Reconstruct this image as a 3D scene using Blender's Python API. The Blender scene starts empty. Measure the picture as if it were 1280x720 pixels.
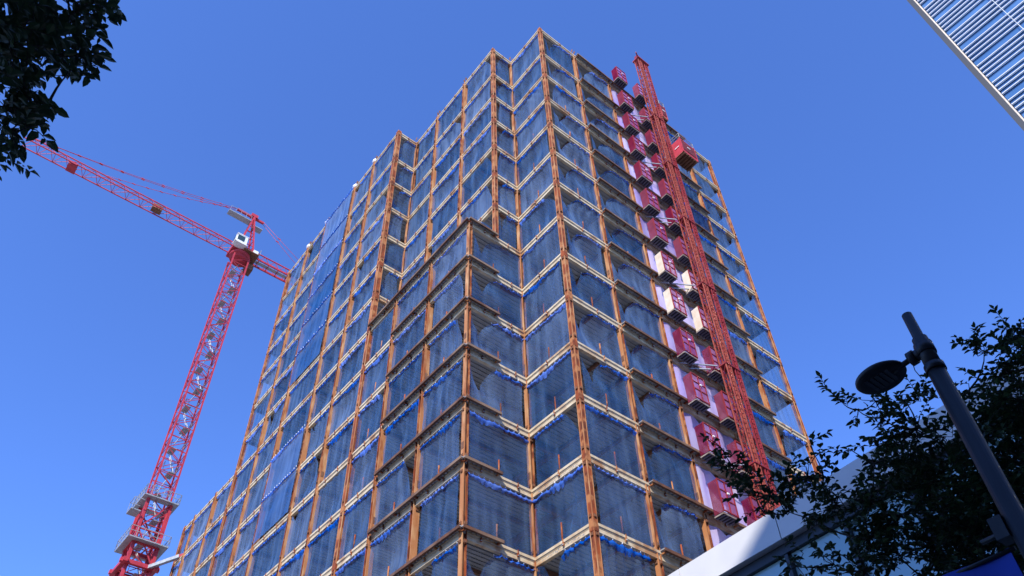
import bpy, math, random
from mathutils import Vector, Matrix
random.seed(11)
SC = bpy.context.scene
COL = SC.collection
R = math.radians

# ------------------------------------------------------------------ helpers
class MB:
    """Collects faces; build() links them as ONE mesh object."""
    def __init__(s): s.v=[]; s.f=[]; s.m=[]; s.sm=[]
    def poly(s, pts, mi=0, smooth=False):
        n=len(s.v); s.v += [tuple(p) for p in pts]; s.f.append(tuple(range(n,n+len(pts)))); s.m.append(mi); s.sm.append(smooth)
    def obox(s, c, ax, ay, az, mi=0):
        c=Vector(c); ax=Vector(ax); ay=Vector(ay); az=Vector(az)
        n=len(s.v)
        for sx in (-1,1):
            for sy in (-1,1):
                for sz in (-1,1): s.v.append(tuple(c+ax*sx+ay*sy+az*sz))
        q=[(0,1,3,2),(4,6,7,5),(0,4,5,1),(2,3,7,6),(0,2,6,4),(1,5,7,3)]
        if ax.cross(ay).dot(az) < 0: q=[t[::-1] for t in q]
        for t in q: s.f.append(tuple(n+i for i in t)); s.m.append(mi); s.sm.append(False)
    def bar(s, p, q, w, h=None, up=(0,0,1), mi=0):
        p=Vector(p); q=Vector(q); d=q-p; L=d.length
        if L<1e-6: return
        d/=L; up=Vector(up)
        if abs(d.dot(up))>.98: up=Vector((.31,.95,0))
        x=d.cross(up).normalized(); y=x.cross(d)
        s.obox((p+q)/2, d*(L/2), x*(w/2), y*((h or w)/2), mi)
    def tube(s, pts, rad, seg=8, mi=0, caps=True):
        pts=[Vector(p) for p in pts]
        if not isinstance(rad,(list,tuple)): rad=[rad]*len(pts)
        rings=[]; prev=None
        for i,p in enumerate(pts):
            d=(pts[min(i+1,len(pts)-1)]-pts[max(i-1,0)]).normalized()
            if prev is None:
                x=d.cross(Vector((0,0,1)) if abs(d.z)<.95 else Vector((1,0,0))).normalized()
            else:
                x=(prev-d*prev.dot(d)).normalized()
            prev=x; y=d.cross(x); n=len(s.v)
            for j in range(seg):
                a=2*math.pi*j/seg; s.v.append(tuple(p+(x*math.cos(a)+y*math.sin(a))*rad[i]))
            rings.append(n)
        for a,b in zip(rings,rings[1:]):
            for j in range(seg):
                k=(j+1)%seg; s.f.append((a+j,a+k,b+k,b+j)); s.m.append(mi); s.sm.append(True)
        if caps:
            s.f.append(tuple(rings[0]+j for j in reversed(range(seg)))); s.m.append(mi); s.sm.append(False)
            s.f.append(tuple(rings[-1]+j for j in range(seg))); s.m.append(mi); s.sm.append(False)
    def grid(s, P, mi=0, smooth=True):
        n=len(s.v); r=len(P); c=len(P[0])
        for row in P: s.v += [tuple(p) for p in row]
        for i in range(r-1):
            for j in range(c-1):
                s.f.append((n+i*c+j,n+i*c+j+1,n+(i+1)*c+j+1,n+(i+1)*c+j)); s.m.append(mi); s.sm.append(smooth)
    def prism(s, poly, z0, z1, top=0, bot=0, side=0):
        n=len(poly)
        s.poly([(x,y,z1) for x,y in poly], top); s.poly([(x,y,z0) for x,y in reversed(poly)], bot)
        for i in range(n):
            a=poly[i]; b=poly[(i+1)%n]
            s.poly([(a[0],a[1],z0),(b[0],b[1],z0),(b[0],b[1],z1),(a[0],a[1],z1)], side)
    def build(s, name, mats, parent=None, loc=None):
        me=bpy.data.meshes.new(name)
        base=Vector(loc) if loc is not None else (parent_base(parent) if parent else Vector((0,0,0)))
        me.from_pydata([tuple(Vector(p)-base) for p in s.v],[],s.f)
        if not isinstance(mats,(list,tuple)): mats=[mats]
        for m in mats: me.materials.append(m)
        me.polygons.foreach_set('material_index', s.m); me.polygons.foreach_set('use_smooth', s.sm)
        me.update()
        o=bpy.data.objects.new(name, me); COL.objects.link(o)
        if parent:
            o.parent=parent
            o.location=base-parent_base(parent)
        else: o.location=base
        return o

def parent_base(o):
    p=Vector((0,0,0))
    while o: p=p+Vector(o.location); o=o.parent
    return p

def thing(name, label, cat, loc, group=None):
    o=bpy.data.objects.new(name,None); COL.objects.link(o); o.location=loc
    o.empty_display_size=.3
    return tag(o,label,cat,group)
def tag(o, label, cat, group=None):
    o['label']=label; o['category']=cat
    if group: o['group']=group
    return o
def structure(o): o['kind']='structure'; return o
def copy_thing(o, loc, label, group=None):
    c=o.copy(); COL.objects.link(c); c.location=loc; c['label']=label
    if group: c['group']=group
    for ch in list(o.children):
        d=ch.copy(); COL.objects.link(d); d.parent=c
        for g in list(ch.children):
            e=g.copy(); COL.objects.link(e); e.parent=d
    return c

# ------------------------------------------------------------------ materials
def mat(name, col, rough=.7, metal=0, noise=None, scale=3.0, stretch=(1,1,1), bump=0, spec=.4, detail=5, ramp=(.35,.65), noise2=None, scale2=.6, ramp2=(.45,.62)):
    m=bpy.data.materials.new(name); m.use_nodes=True; nt=m.node_tree; b=nt.nodes['Principled BSDF']
    b.inputs['Base Color'].default_value=(*col,1); b.inputs['Roughness'].default_value=rough; b.inputs['Metallic'].default_value=metal
    b.inputs['Specular IOR Level'].default_value=spec
    tc=nt.nodes.new('ShaderNodeNewGeometry'); mp=nt.nodes.new('ShaderNodeMapping'); mp.inputs['Scale'].default_value=stretch
    nt.links.new(tc.outputs['Position'],mp.inputs['Vector'])
    last=None
    if noise:
        n=nt.nodes.new('ShaderNodeTexNoise'); n.inputs['Scale'].default_value=scale; n.inputs['Detail'].default_value=detail
        nt.links.new(mp.outputs['Vector'],n.inputs['Vector'])
        r=nt.nodes.new('ShaderNodeValToRGB'); r.color_ramp.elements[0].position=ramp[0]; r.color_ramp.elements[1].position=ramp[1]
        r.color_ramp.elements[0].color=(*col,1); r.color_ramp.elements[1].color=(*noise,1)
        nt.links.new(n.outputs['Fac'],r.inputs['Fac']); last=r.outputs['Color']
        if noise2:
            n2=nt.nodes.new('ShaderNodeTexNoise'); n2.inputs['Scale'].default_value=scale2; n2.inputs['Detail'].default_value=4
            nt.links.new(tc.outputs['Position'],n2.inputs['Vector'])
            r2=nt.nodes.new('ShaderNodeValToRGB'); r2.color_ramp.elements[0].position=ramp2[0]; r2.color_ramp.elements[1].position=ramp2[1]
            mx=nt.nodes.new('ShaderNodeMix'); mx.data_type='RGBA'
            nt.links.new(n2.outputs['Fac'],r2.inputs['Fac']); nt.links.new(r2.outputs['Color'],mx.inputs['Factor'])
            nt.links.new(last,mx.inputs['A']); mx.inputs['B'].default_value=(*noise2,1); last=mx.outputs['Result']
        nt.links.new(last,b.inputs['Base Color'])
        if bump:
            bp=nt.nodes.new('ShaderNodeBump'); bp.inputs['Strength'].default_value=bump; bp.inputs['Distance'].default_value=.05
            nt.links.new(n.outputs['Fac'],bp.inputs['Height']); nt.links.new(bp.outputs['Normal'],b.inputs['Normal'])
    return m

def fabric(name, col, col2, opacity=(.45,.75), scale=2.5, stretch=(1,1,.15), trans=.5, add_weave=True):
    """thin mesh fabric: diffuse + translucent + see-through, denser in vertical streaks"""
    m=bpy.data.materials.new(name); m.use_nodes=True; nt=m.node_tree; nt.nodes.clear()
    out=nt.nodes.new('ShaderNodeOutputMaterial'); geo=nt.nodes.new('ShaderNodeNewGeometry')
    mp=nt.nodes.new('ShaderNodeMapping'); mp.inputs['Scale'].default_value=stretch; nt.links.new(geo.outputs['Position'],mp.inputs['Vector'])
    n=nt.nodes.new('ShaderNodeTexNoise'); n.inputs['Scale'].default_value=scale; n.inputs['Detail'].default_value=3; n.inputs['Roughness'].default_value=.5
    nt.links.new(mp.outputs['Vector'],n.inputs['Vector'])
    n2=nt.nodes.new('ShaderNodeTexNoise'); n2.inputs['Scale'].default_value=.55; n2.inputs['Detail'].default_value=3
    nt.links.new(geo.outputs['Position'],n2.inputs['Vector'])
    mr=nt.nodes.new('ShaderNodeMapRange'); mr.inputs['From Min'].default_value=.3; mr.inputs['From Max'].default_value=.7
    mr.inputs['To Min'].default_value=opacity[0]; mr.inputs['To Max'].default_value=opacity[1]
    av=nt.nodes.new('ShaderNodeMath'); av.operation='MULTIPLY_ADD'; av.inputs[1].default_value=.6; av.inputs[2].default_value=0
    sc=nt.nodes.new('ShaderNodeMath'); sc.operation='MULTIPLY'; sc.inputs[1].default_value=.4
    nt.links.new(n2.outputs['Fac'],sc.inputs[0]); nt.links.new(n.outputs['Fac'],av.inputs[0]); nt.links.new(sc.outputs[0],av.inputs[2])
    nt.links.new(av.outputs[0],mr.inputs['Value'])
    r=nt.nodes.new('ShaderNodeValToRGB'); r.color_ramp.elements[0].position=.38; r.color_ramp.elements[1].position=.62
    r.color_ramp.elements[0].color=(*col,1); r.color_ramp.elements[1].color=(*col2,1); nt.links.new(n.outputs['Fac'],r.inputs['Fac'])
    oi=nt.nodes.new('ShaderNodeObjectInfo'); hv=nt.nodes.new('ShaderNodeHueSaturation'); vm=nt.nodes.new('ShaderNodeMapRange')
    vm.inputs['To Min'].default_value=.78; vm.inputs['To Max'].default_value=1.18; nt.links.new(oi.outputs['Random'],vm.inputs['Value']); nt.links.new(vm.outputs[0],hv.inputs['Value'])
    sm_=nt.nodes.new('ShaderNodeMapRange'); sm_.inputs['From Min'].default_value=1; sm_.inputs['From Max'].default_value=0; sm_.inputs['To Min'].default_value=.85; sm_.inputs['To Max'].default_value=1.12
    nt.links.new(oi.outputs['Random'],sm_.inputs['Value']); nt.links.new(sm_.outputs[0],hv.inputs['Saturation'])
    nt.links.new(r.outputs['Color'],hv.inputs['Color'])
    d=nt.nodes.new('ShaderNodeBsdfDiffuse'); t=nt.nodes.new('ShaderNodeBsdfTranslucent'); x=nt.nodes.new('ShaderNodeBsdfTransparent')
    nt.links.new(hv.outputs['Color'],d.inputs['Color']); nt.links.new(hv.outputs['Color'],t.inputs['Color'])
    a=nt.nodes.new('ShaderNodeMixShader'); a.inputs['Fac'].default_value=trans
    nt.links.new(d.outputs[0],a.inputs[1]); nt.links.new(t.outputs[0],a.inputs[2])
    dt=nt.nodes.new('ShaderNodeVectorMath'); dt.operation='DOT_PRODUCT'; nt.links.new(geo.outputs['Normal'],dt.inputs[0]); nt.links.new(geo.outputs['Incoming'],dt.inputs[1])
    def mth(op,a,c):
        k=nt.nodes.new('ShaderNodeMath'); k.operation=op
        for i,q in enumerate((a,c)):
            if q is None: continue
            if isinstance(q,(int,float)): k.inputs[i].default_value=q
            else: nt.links.new(q,k.inputs[i])
        return k.outputs[0]
    ab=mth('MAXIMUM',mth('ABSOLUTE',dt.outputs['Value'],None),.16)
    fac=mth('SUBTRACT',1.0,mth('POWER',mth('SUBTRACT',1.0,mr.outputs[0]),mth('DIVIDE',.62,ab)))
    b=nt.nodes.new('ShaderNodeMixShader'); nt.links.new(fac,b.inputs['Fac'])
    nt.links.new(x.outputs[0],b.inputs[1]); nt.links.new(a.outputs[0],b.inputs[2]); nt.links.new(b.outputs[0],out.inputs['Surface'])
    return m

M={}
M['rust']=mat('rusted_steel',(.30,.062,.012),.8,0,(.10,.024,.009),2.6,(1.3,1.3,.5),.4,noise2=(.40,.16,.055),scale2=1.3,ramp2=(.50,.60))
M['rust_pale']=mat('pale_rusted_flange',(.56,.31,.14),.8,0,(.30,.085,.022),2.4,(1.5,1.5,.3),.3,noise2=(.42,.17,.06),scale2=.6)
M['rust_dark']=mat('dark_rusted_steel',(.14,.06,.032),.85,0,(.22,.10,.05),3,(1,1,1),.3)
M['rust_web_shade']=mat('rusted_web_painted_shade',(.17,.045,.013),.85,0,(.08,.026,.011),2.4,(1.3,1.3,.35),.3,noise2=(.26,.10,.035),scale2=1.2)  # rust tone darkened so the recess between flanges has painted shade
M['edge_brown']=mat('brown_edge_channel',(.15,.062,.030),.8,0,(.08,.04,.025),2.5,(1,1,1),.3,noise2=(.22,.14,.09),scale2=.4)
M['primer']=mat('pale_steel_primer',(.63,.53,.36),.65,0,(.50,.38,.23),2.2,(1,1,1),.1,noise2=(.36,.19,.085),scale2=.8,ramp2=(.54,.66))
M['deck']=mat('steel_deck_soffit',(.36,.36,.355),.6,.1,(.27,.27,.265),1.5,(1,1,1),.1)
M['concrete']=mat('concrete_slab',(.44,.43,.41),.9,0,(.37,.36,.35),1.0,(1,1,1),.2)
M['net']=fabric('blue_mesh_net',(.065,.165,.385),(.135,.245,.46),(.20,.56),1.7,(1.2,1.2,.10),.45)
M['net_front']=fabric('blue_mesh_sheet',(.055,.165,.44),(.10,.22,.50),(.36,.58),1.4,(1.2,1.2,.10),.4)
M['hem']=fabric('gathered_blue_net',(.035,.135,.58),(.075,.20,.68),(.60,.92),3.0,(1,1,.3),.3)
M['lav']=fabric('pale_lavender_sheet',(.70,.62,.90),(.56,.44,.86),(.85,1.0),.9,(1,1,.4),.35)
M['tie']=mat('white_tie',(.8,.8,.78),.6)
M['crane']=mat('red_crane_paint',(.50,.040,.060),.55,0,(.36,.026,.040),2,(1,1,1),.05)
M['hoistred']=mat('dull_red_hoist_paint',(.30,.024,.030),.5,0,(.19,.016,.022),2.5,(1,1,1),.05,noise2=(.36,.06,.055))
M['hoistcop']=mat('copper_red_rack',(.42,.10,.06),.5,.2,(.30,.05,.035),3,(1,1,1),.1)
M['gate']=fabric('flare_tinted_gate_mesh',(.74,.32,.66),(.62,.22,.54),(.30,.48),2.0,(1,1,1),.5)  # pink-lavender tint paints lens flare glow into the mesh colour
M['side_mesh']=fabric('red_side_sheet',(.40,.05,.10),(.30,.04,.085),(.55,.8),1.5,(1,1,1),.5)
M['gate_panel']=mat('dull_red_sheet_metal',(.17,.020,.028),.5,.1,(.12,.016,.024),2.0,(1,1,1),.05)
M['tan_panel']=mat('cream_sheet_metal',(.72,.62,.48),.55,0,(.62,.50,.36),2.0,(1,1,1),.05)
M['frame_red']=mat('red_gate_frame_paint',(.30,.022,.028),.5,0,(.22,.018,.022),2,(1,1,1),.05)
M['platform_rib']=mat('dark_ribbed_plate',(.10,.10,.12),.5,.2,(.07,.07,.085),2)
M['platform_edge']=mat('weathered_platform_edge',(.38,.33,.28),.6,0,(.24,.17,.13),3)
M['galv']=mat('galvanised_steel',(.38,.40,.41),.55,.3,(.28,.30,.31),4,(1,1,1),.05)
M['white']=mat('white_paint',(.78,.78,.76),.45,0,(.68,.68,.66),1.5,(1,1,1),.03)
M['darkglass']=mat('dark_cab_glass',(.03,.06,.06),.06,0,spec=.6)
M['pole']=mat('dark_grey_pole_paint',(.026,.027,.031),.45,.2,(.018,.019,.022),5,(1,1,.3),.03)
M['lamp_lens']=mat('lamp_lens_panel',(.045,.045,.05),.3,0,spec=.4)
M['bag']=mat('white_plastic_bag',(.78,.78,.8),.5,0,(.6,.6,.62),6,(1,1,1),.4)
M['bark']=mat('bark',(.050,.038,.028),.9,0,(.028,.022,.018),14,(1,1,.25),.6)
M['banner']=mat('deep_blue_banner_cloth',(.014,.045,.34),.75,0,(.02,.06,.40),2,(1,1,1),.05)
M['sign_blue']=mat('blue_lettering',(.03,.08,.30),.6)
M['stencil']=mat('grey_stencil_marks',(.22,.23,.25),.8)

def leaf_mat(name,c1,c2):
    m=bpy.data.materials.new(name); m.use_nodes=True; nt=m.node_tree; nt.nodes.clear()
    out=nt.nodes.new('ShaderNodeOutputMaterial'); g=nt.nodes.new('ShaderNodeNewGeometry')
    r=nt.nodes.new('ShaderNodeValToRGB'); r.color_ramp.elements[0].color=(*c1,1); r.color_ramp.elements[1].color=(*c2,1)
    nt.links.new(g.outputs['Random Per Island'],r.inputs['Fac'])
    p=nt.nodes.new('ShaderNodeBsdfPrincipled'); p.inputs['Roughness'].default_value=.5; p.inputs['Specular IOR Level'].default_value=.3
    t=nt.nodes.new('ShaderNodeBsdfTranslucent'); nt.links.new(r.outputs['Color'],p.inputs['Base Color']); nt.links.new(r.outputs['Color'],t.inputs['Color'])
    mx=nt.nodes.new('ShaderNodeMixShader'); mx.inputs['Fac'].default_value=.18
    nt.links.new(p.outputs[0],mx.inputs[1]); nt.links.new(t.outputs[0],mx.inputs[2]); nt.links.new(mx.outputs[0],out.inputs['Surface'])
    return m
M['leaf']=leaf_mat('dark_green_leaf',(.016,.034,.013),(.052,.085,.026))

def glass_mat(name,col,rough=.08,noise=None,spec=.8):
    m=mat(name,col,rough,0,noise,.35,(1,1,1),0,spec); return m
M['pane']=glass_mat('pale_blue_glass',(.31,.50,.54),.12,(.38,.57,.60))
M['tower_glass']=glass_mat('sky_blue_tower_glass',(.05,.13,.28),.08,(.08,.18,.36))
M['mullion']=mat('dark_mullion',(.035,.04,.05),.4,.3)
M['clad']=mat('white_metal_cladding',(.68,.68,.67),.5,0,(.60,.60,.60),.7,(1,1,1),.02)
M['fin']=mat('white_aluminium_fin',(.80,.80,.78),.4,0)
M['tower_dark']=mat('dark_grey_corner_panel',(.05,.055,.06),.5,.2)
M['office']=mat('beige_stone_cladding',(.36,.33,.29),.8,0,(.30,.28,.25),.5,(1,1,1),.1)
M['office_glass']=glass_mat('office_window_glass',(.04,.06,.08),.06)
M['asphalt']=mat('asphalt',(.05,.05,.052),.9,0,(.038,.038,.04),8,(1,1,1),.3)
M['paving']=mat('pavement_slabs',(.30,.29,.28),.85,0,(.24,.235,.225),2,(1,1,1),.15)
M['kerb']=mat('kerb_stone',(.36,.35,.33),.85,0,(.30,.29,.28),3)
M['line']=mat('white_road_paint',(.75,.75,.73),.7)

# ------------------------------------------------------------------ site frame
A2=Vector((4.6668,32.4731)); yaw=.6653
U=Vector((-math.sin(yaw),math.cos(yaw))); V=Vector((U.y,-U.x))
U3=Vector((U.x,U.y,0)); V3=Vector((V.x,V.y,0)); Z3=Vector((0,0,1))
def W(a,b,z=0):
    p=A2+U*a+V*b; return Vector((p.x,p.y,z))
def Zk(k): return 1.6+73.2445-(4.823 if k>0 else 0)-min(max(k-1,0),6)*3.9845-max(k-7,0)*4.0
ORD=['top','second','third','fourth','fifth','sixth','seventh','eighth','ninth','tenth','eleventh','twelfth','thirteenth','fourteenth','fifteenth']
# ------------------------------------------------------------------ camera, sky, sun
cam=bpy.data.cameras.new('camera'); co=bpy.data.objects.new('camera',cam); COL.objects.link(co)
cam.sensor_width=36; cam.lens=1008.7449/1280*36; cam.clip_end=3000
cam.shift_x=25.425/1280; cam.shift_y=75.277/1280
co.location=(0,0,1.6)
pt,rl=.7782,-.0078
fwd=Vector((0,math.cos(pt),math.sin(pt))); up=Vector((0,-math.sin(pt),math.cos(pt))); rt=Vector((1,0,0))
r2=rt*math.cos(rl)+up*math.sin(rl); u2=-rt*math.sin(rl)+up*math.cos(rl)
co.matrix_world=Matrix(((r2.x,u2.x,-fwd.x,0),(r2.y,u2.y,-fwd.y,0),(r2.z,u2.z,-fwd.z,1.6),(0,0,0,1)))
SC.camera=co
SUN_EL=R(40); SH=(-V*.80-U*.60).normalized()
sdir=Vector((SH.x*math.cos(SUN_EL),SH.y*math.cos(SUN_EL),math.sin(SUN_EL)))
sl=bpy.data.lights.new('sun','SUN'); sl.energy=4.2; sl.angle=R(.53); sl.color=(1,.93,.82)
so=bpy.data.objects.new('sun',sl); COL.objects.link(so); so.rotation_euler=sdir.to_track_quat('Z','Y').to_euler(); so.location=(0,-20,90)
w=bpy.data.worlds.new('World'); SC.world=w; w.use_nodes=True; nt=w.node_tree
sky=nt.nodes.new('ShaderNodeTexSky'); sky.sky_type='NISHITA'; sky.sun_disc=False
sky.sun_elevation=SUN_EL; sky.sun_rotation=math.atan2(SH.x,SH.y); sky.altitude=0; sky.air_density=1.0; sky.dust_density=.3; sky.ozone_density=3.0
bg=nt.nodes['Background']; bg.inputs['Strength'].default_value=.13
tint=nt.nodes.new('ShaderNodeMix'); tint.data_type='RGBA'; tint.blend_type='MULTIPLY'; tint.inputs['Factor'].default_value=1; tint.inputs['B'].default_value=(.73,1.02,1.72,1)
nt.links.new(sky.outputs[0],tint.inputs['A']); nt.links.new(tint.outputs['Result'],bg.inputs['Color'])
SC.view_settings.view_transform='Standard'; SC.view_settings.look='None'; SC.view_settings.exposure=.6; SC.view_settings.gamma=1
SC.cycles.transparent_max_bounces=16; SC.cycles.max_bounces=6

# ------------------------------------------------------------------ ground, road
b=MB(); b.poly([(-1500,-1500,0),(1500,-1500,0),(1500,1500,0),(-1500,1500,0)])
structure(b.build('ground',M['paving']))
b=MB()   # street running along the left building face direction
def strip(b0,b1,z,a0=-120,a1=160): return [W(a0,b0,z),W(a1,b0,z),W(a1,b1,z),W(a0,b1,z)][::-1]
b.poly(strip(-20.0,-9.5,.004)); structure(b.build('road',M['asphalt']))
b=MB()
for bb in (-20.0,-9.5): b.obox(W(20,bb,.06),U3*140,V3*.08,Z3*.06)
structure(b.build('kerb',M['kerb']))
b=MB()
for i in range(-10,16): b.poly([W(i*10,-14.85,.008),W(i*10,-14.65,.008),W(i*10+5,-14.65,.008),W(i*10+5,-14.85,.008)])
structure(b.build('road_marking',M['line']))

# ------------------------------------------------------------------ building under construction
PT={'A':(0,0),'B':(4.193,0),'C':(4.193,-2.218),'M1':(8.577,-2.218),'M2':(13.063,-2.218),'D':(16.894,-2.218),'E':(16.894,-4.441),
 'G':(4.193,-4.441),'P1':(8.577,-4.441),'P2':(13.063,-4.441),'F1':(21.4,-4.441),'F2':(25.348,-4.441),'F3':(31.431,-4.441),'F4':(35.741,-4.441),'F5':(40.295,-4.441),
 'H1':(44.692,-4.441),'H2':(49.685,-4.441),'H3':(52.272,-4.441),'R1':(0,4.205),'R2':(0,8.617),'R3':(0,13.9),'Q':(0,19.16),'L':(0,23.177)}
def P3(n,z): return W(*PT[n],z)
site=thing('building_under_construction','tall stepped steel frame building under construction, rusty columns and pale beams wrapped in blue netting','building',W(0,0,0))
NF=18
o=.107
UP=[(-o,-o),(-o,23.177+o),(40.295+o,23.177+o),(40.295+o,-4.441-o),(16.894-o,-4.441-o),(16.894-o,-2.218-o),(4.193-o,-2.218-o),(4.193-o,-o)]
LO=[(-o,-o),(-o,23.177+o),(52.272+o,23.177+o),(52.272+o,-4.441-o),(4.193-o,-4.441-o),(4.193-o,-o)]
def deck_ribs(b,a0,a1,b0,b1,z,along,mi,sp=.30):
    """downward ribs of corrugated deck"""
    if along=='v':
        n=int((a1-a0)/sp)
        for i in range(n):
            a=a0+sp*(i+.5); b.obox(W(a,(b0+b1)/2,z-.03),U3*.075,V3*((b1-b0)/2),Z3*.03,mi)
    else:
        n=int((b1-b0)/sp)
        for i in range(n):
            c=b0+sp*(i+.5); b.obox(W((a0+a1)/2,c,z-.03),U3*((a1-a0)/2),V3*.075,Z3*.03,mi)
RUNS_TOP=[('A','B'),('B','C'),('C','D'),('D','E'),('E','F5'),('A','L')]
RUNS_LOW=[('A','B'),('B','G'),('G','H3'),('A','L')]
def nrm(P,Q):
    return -V3 if abs(PT[P][1]-PT[Q][1])<1e-6 else -U3
ALLC=['A','B','C','M1','M2','D','E','F1','F2','F3','F4','F5','G','P1','P2','H1','H2','H3','R1','R2','R3','Q','L']
def add_beam(b,P,Q,k,z):
    n=nrm(P,Q); p=P3(P,z); q=P3(Q,z); d=(q-p); L=d.length; d/=L
    up=.004 if n==-U3 else 0
    # slab edge angle
    s0=.13; c=(p+q)/2
    b.obox(c+n*.125+Z3*(-.045+up),d*(L/2-s0),n*.018,Z3*.075,0)
    # beam: flanges and web
    hl=L/2-.11
    b.obox(c+Z3*(-.175+up),d*hl,n*.10,Z3*.014,0)
    b.obox(c+n*.05+Z3*(-.305+up),d*hl,n*.03,Z3*.116,0)
    b.obox(c+n*.01+Z3*(-.435+up),d*hl,n*.105,Z3*.014,0)
    # brackets with pipe stubs at mid bay
    cols=sorted({0.0,L}|{t for t in [(P3(x,z)-p).dot(d) for x in ALLC if abs((P3(x,z)-p).dot(n))<.05] if 0<t<L})
    for t0,t1 in zip(cols,cols[1:]):
        if t1-t0<1.5: continue
        for fr in ((.5,) if t1-t0<4.3 else (.33,.7)):
            m=p+d*(t0+(t1-t0)*fr+random.uniform(-.25,.25))
            b.obox(m+n*.15+Z3*(-.2),d*.05,n*.03,Z3*.10,1)
            b.obox(m+n*.16+Z3*(-.02),d*.02,n*.02,Z3*.10,1)
            b.tube([m+n*.17+Z3*(-.22)-d*.04,m+n*.23+Z3*(-.28)+d*.06],.028,6,2)
for k in range(NF):
    z=Zk(k); poly=UP if k<7 else LO
    b=MB(); b.prism([tuple(W(x,y)[:2]) for x,y in poly],z-.15,z,0,1,0)
    # corrugated deck under the front bays, where the nets leave gaps
    if k<14:
        if k<7:
            deck_ribs(b,.15,4.05,.2,23,z-.15,'v',1); deck_ribs(b,4.35,16.7,-2.0,6,z-.15,'v',1); deck_ribs(b,17.1,40.2,-4.2,4,z-.15,'v',1,.4)
        else:
            deck_ribs(b,.15,4.05,.2,23,z-.15,'v',1); deck_ribs(b,4.35,16.7,-4.2,4,z-.15,'v',1); deck_ribs(b,17.1,52.1,-4.2,4,z-.15,'v',1,.4)
    # joists and girders below the deck
    amax=40.2 if k<7 else 52.2
    for a in (6.4,8.577,10.8,13.063,15,19.2,21.4,23.4,25.348,28.4,31.431,33.6,35.741,38,40.25,44.7,49.6,52.2):
        if a>amax+.1: continue
        b0=-2.0 if (k<7 and a<16.9) else -4.2
        b.obox(W(a,(b0+23.1)/2,z-.32),U3*.07,V3*((23.0-b0)/2),Z3*.125,2)
    for c in (2.1,4.205,6.4,8.617,11.2,13.9,16.5,19.16,21.2,23.12):
        b.obox(W(2.12,c,z-.30),U3*1.9,V3*.07,Z3*.115,2)
    b.obox(W((4.193+amax)/2,9.5,z-.40),U3*((amax-4.2)/2),V3*.12,Z3*.19,2)
    b.obox(W((4.3+amax)/2,1.9,z-.40),U3*((amax-4.5)/2),V3*.12,Z3*.188,2)
    b.obox(W((4.3+amax)/2,23.1,z-.40),U3*((amax+4.2)/2-4.3),V3*.12,Z3*.186,2)
    b.obox(W(4.32,9.5,z-.42),U3*.12,V3*11.2,Z3*.21,2)
    fl=b.build('floor_slab',[M['concrete'],M['deck'],M['rust_dark']],site)
    if k<15:
        for P,Q in (RUNS_TOP if k<7 else RUNS_LOW):
            b=MB(); add_beam(b,P,Q,k,z)
            if (P,Q)==('A','B') and k in (12,13):      # faded, illegible paint marks on the beam web
                rm=random.Random(k)
                for i in range(26):
                    b.obox(P3('A',z-.30+rm.uniform(-.05,.05))+U3*(.6+i*.12+rm.uniform(-.03,.03))-V3*.083,U3*rm.uniform(.01,.04),V3*.003,Z3*rm.uniform(.01,.05),3)
            b.build('edge_beam',[M['primer'],M['rust'],M['galv'],M['stencil']],fl)
        # deck edges past the column line
        def ledge(P,Q,e0,e1,ext):
            n=nrm(P,Q); up=Z3*(.005 if n==-U3 else 0); p=P3(P,z)+up; q=P3(Q,z)+up; d=(q-p); L=d.length; d/=L
            b=MB(); t0=e0; t1=L+e1; c=p+d*((t0+t1)/2); hl=(t1-t0)/2
            b.obox(c+n*(.145+ext/2)+Z3*(.035),d*hl,n*(ext/2),Z3*.03,1)
            b.obox(c+n*(.145+ext+.022)+Z3*(-.005),d*(hl+.01),n*.022,Z3*.085,0)
            b.obox(c+n*(.145+ext-.04)+Z3*(-.08),d*hl,n*.04,Z3*.015,0)
            m=int((t1-t0)/.28)
            for i in range(m):
                b.obox(p+d*(t0+.28*(i+.5))+n*(.145+ext/2)+Z3*(-.025),d*.065,n*(ext/2-.02),Z3*.028,1)
            for i in range(int((t1-t0)/2.1)+1):
                b.obox(p+d*(t0+.12+2.05*i)+n*(.145+ext/2-.02)+Z3*(-.10),d*.04,n*(ext/2-.03),Z3*.045,2)
            b.build('deck_ledge',[M['edge_brown'],M['deck'],M['rust']],fl)
        ledge('R1','R2',.1,.22,.30)
        ledge('R2','Q',.25,.0,.30)
        if k>=7:
            ledge('G','E' if k==7 else 'P2',-.25,-.22,.24)
            ledge('G','B',-.25,-2.3,.24)
    # slender guard posts standing on the slab edge
    if 3<=k<=14:
        for P,Q in [('A','B'),('A','R1'),('R1','R2')]+([('G','B'),('G','P1'),('P1','P2'),('P2','E')] if k>=8 else []):
            n=nrm(P,Q); m=(P3(P,z)+P3(Q,z))/2+n*-.02+(P3(Q,z)-P3(P,z))*random.uniform(-.05,.05)
            b=MB(); b.tube([m,m+Z3*1.15],.045,6); b.build('guard_post',M['rust'],fl)

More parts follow.
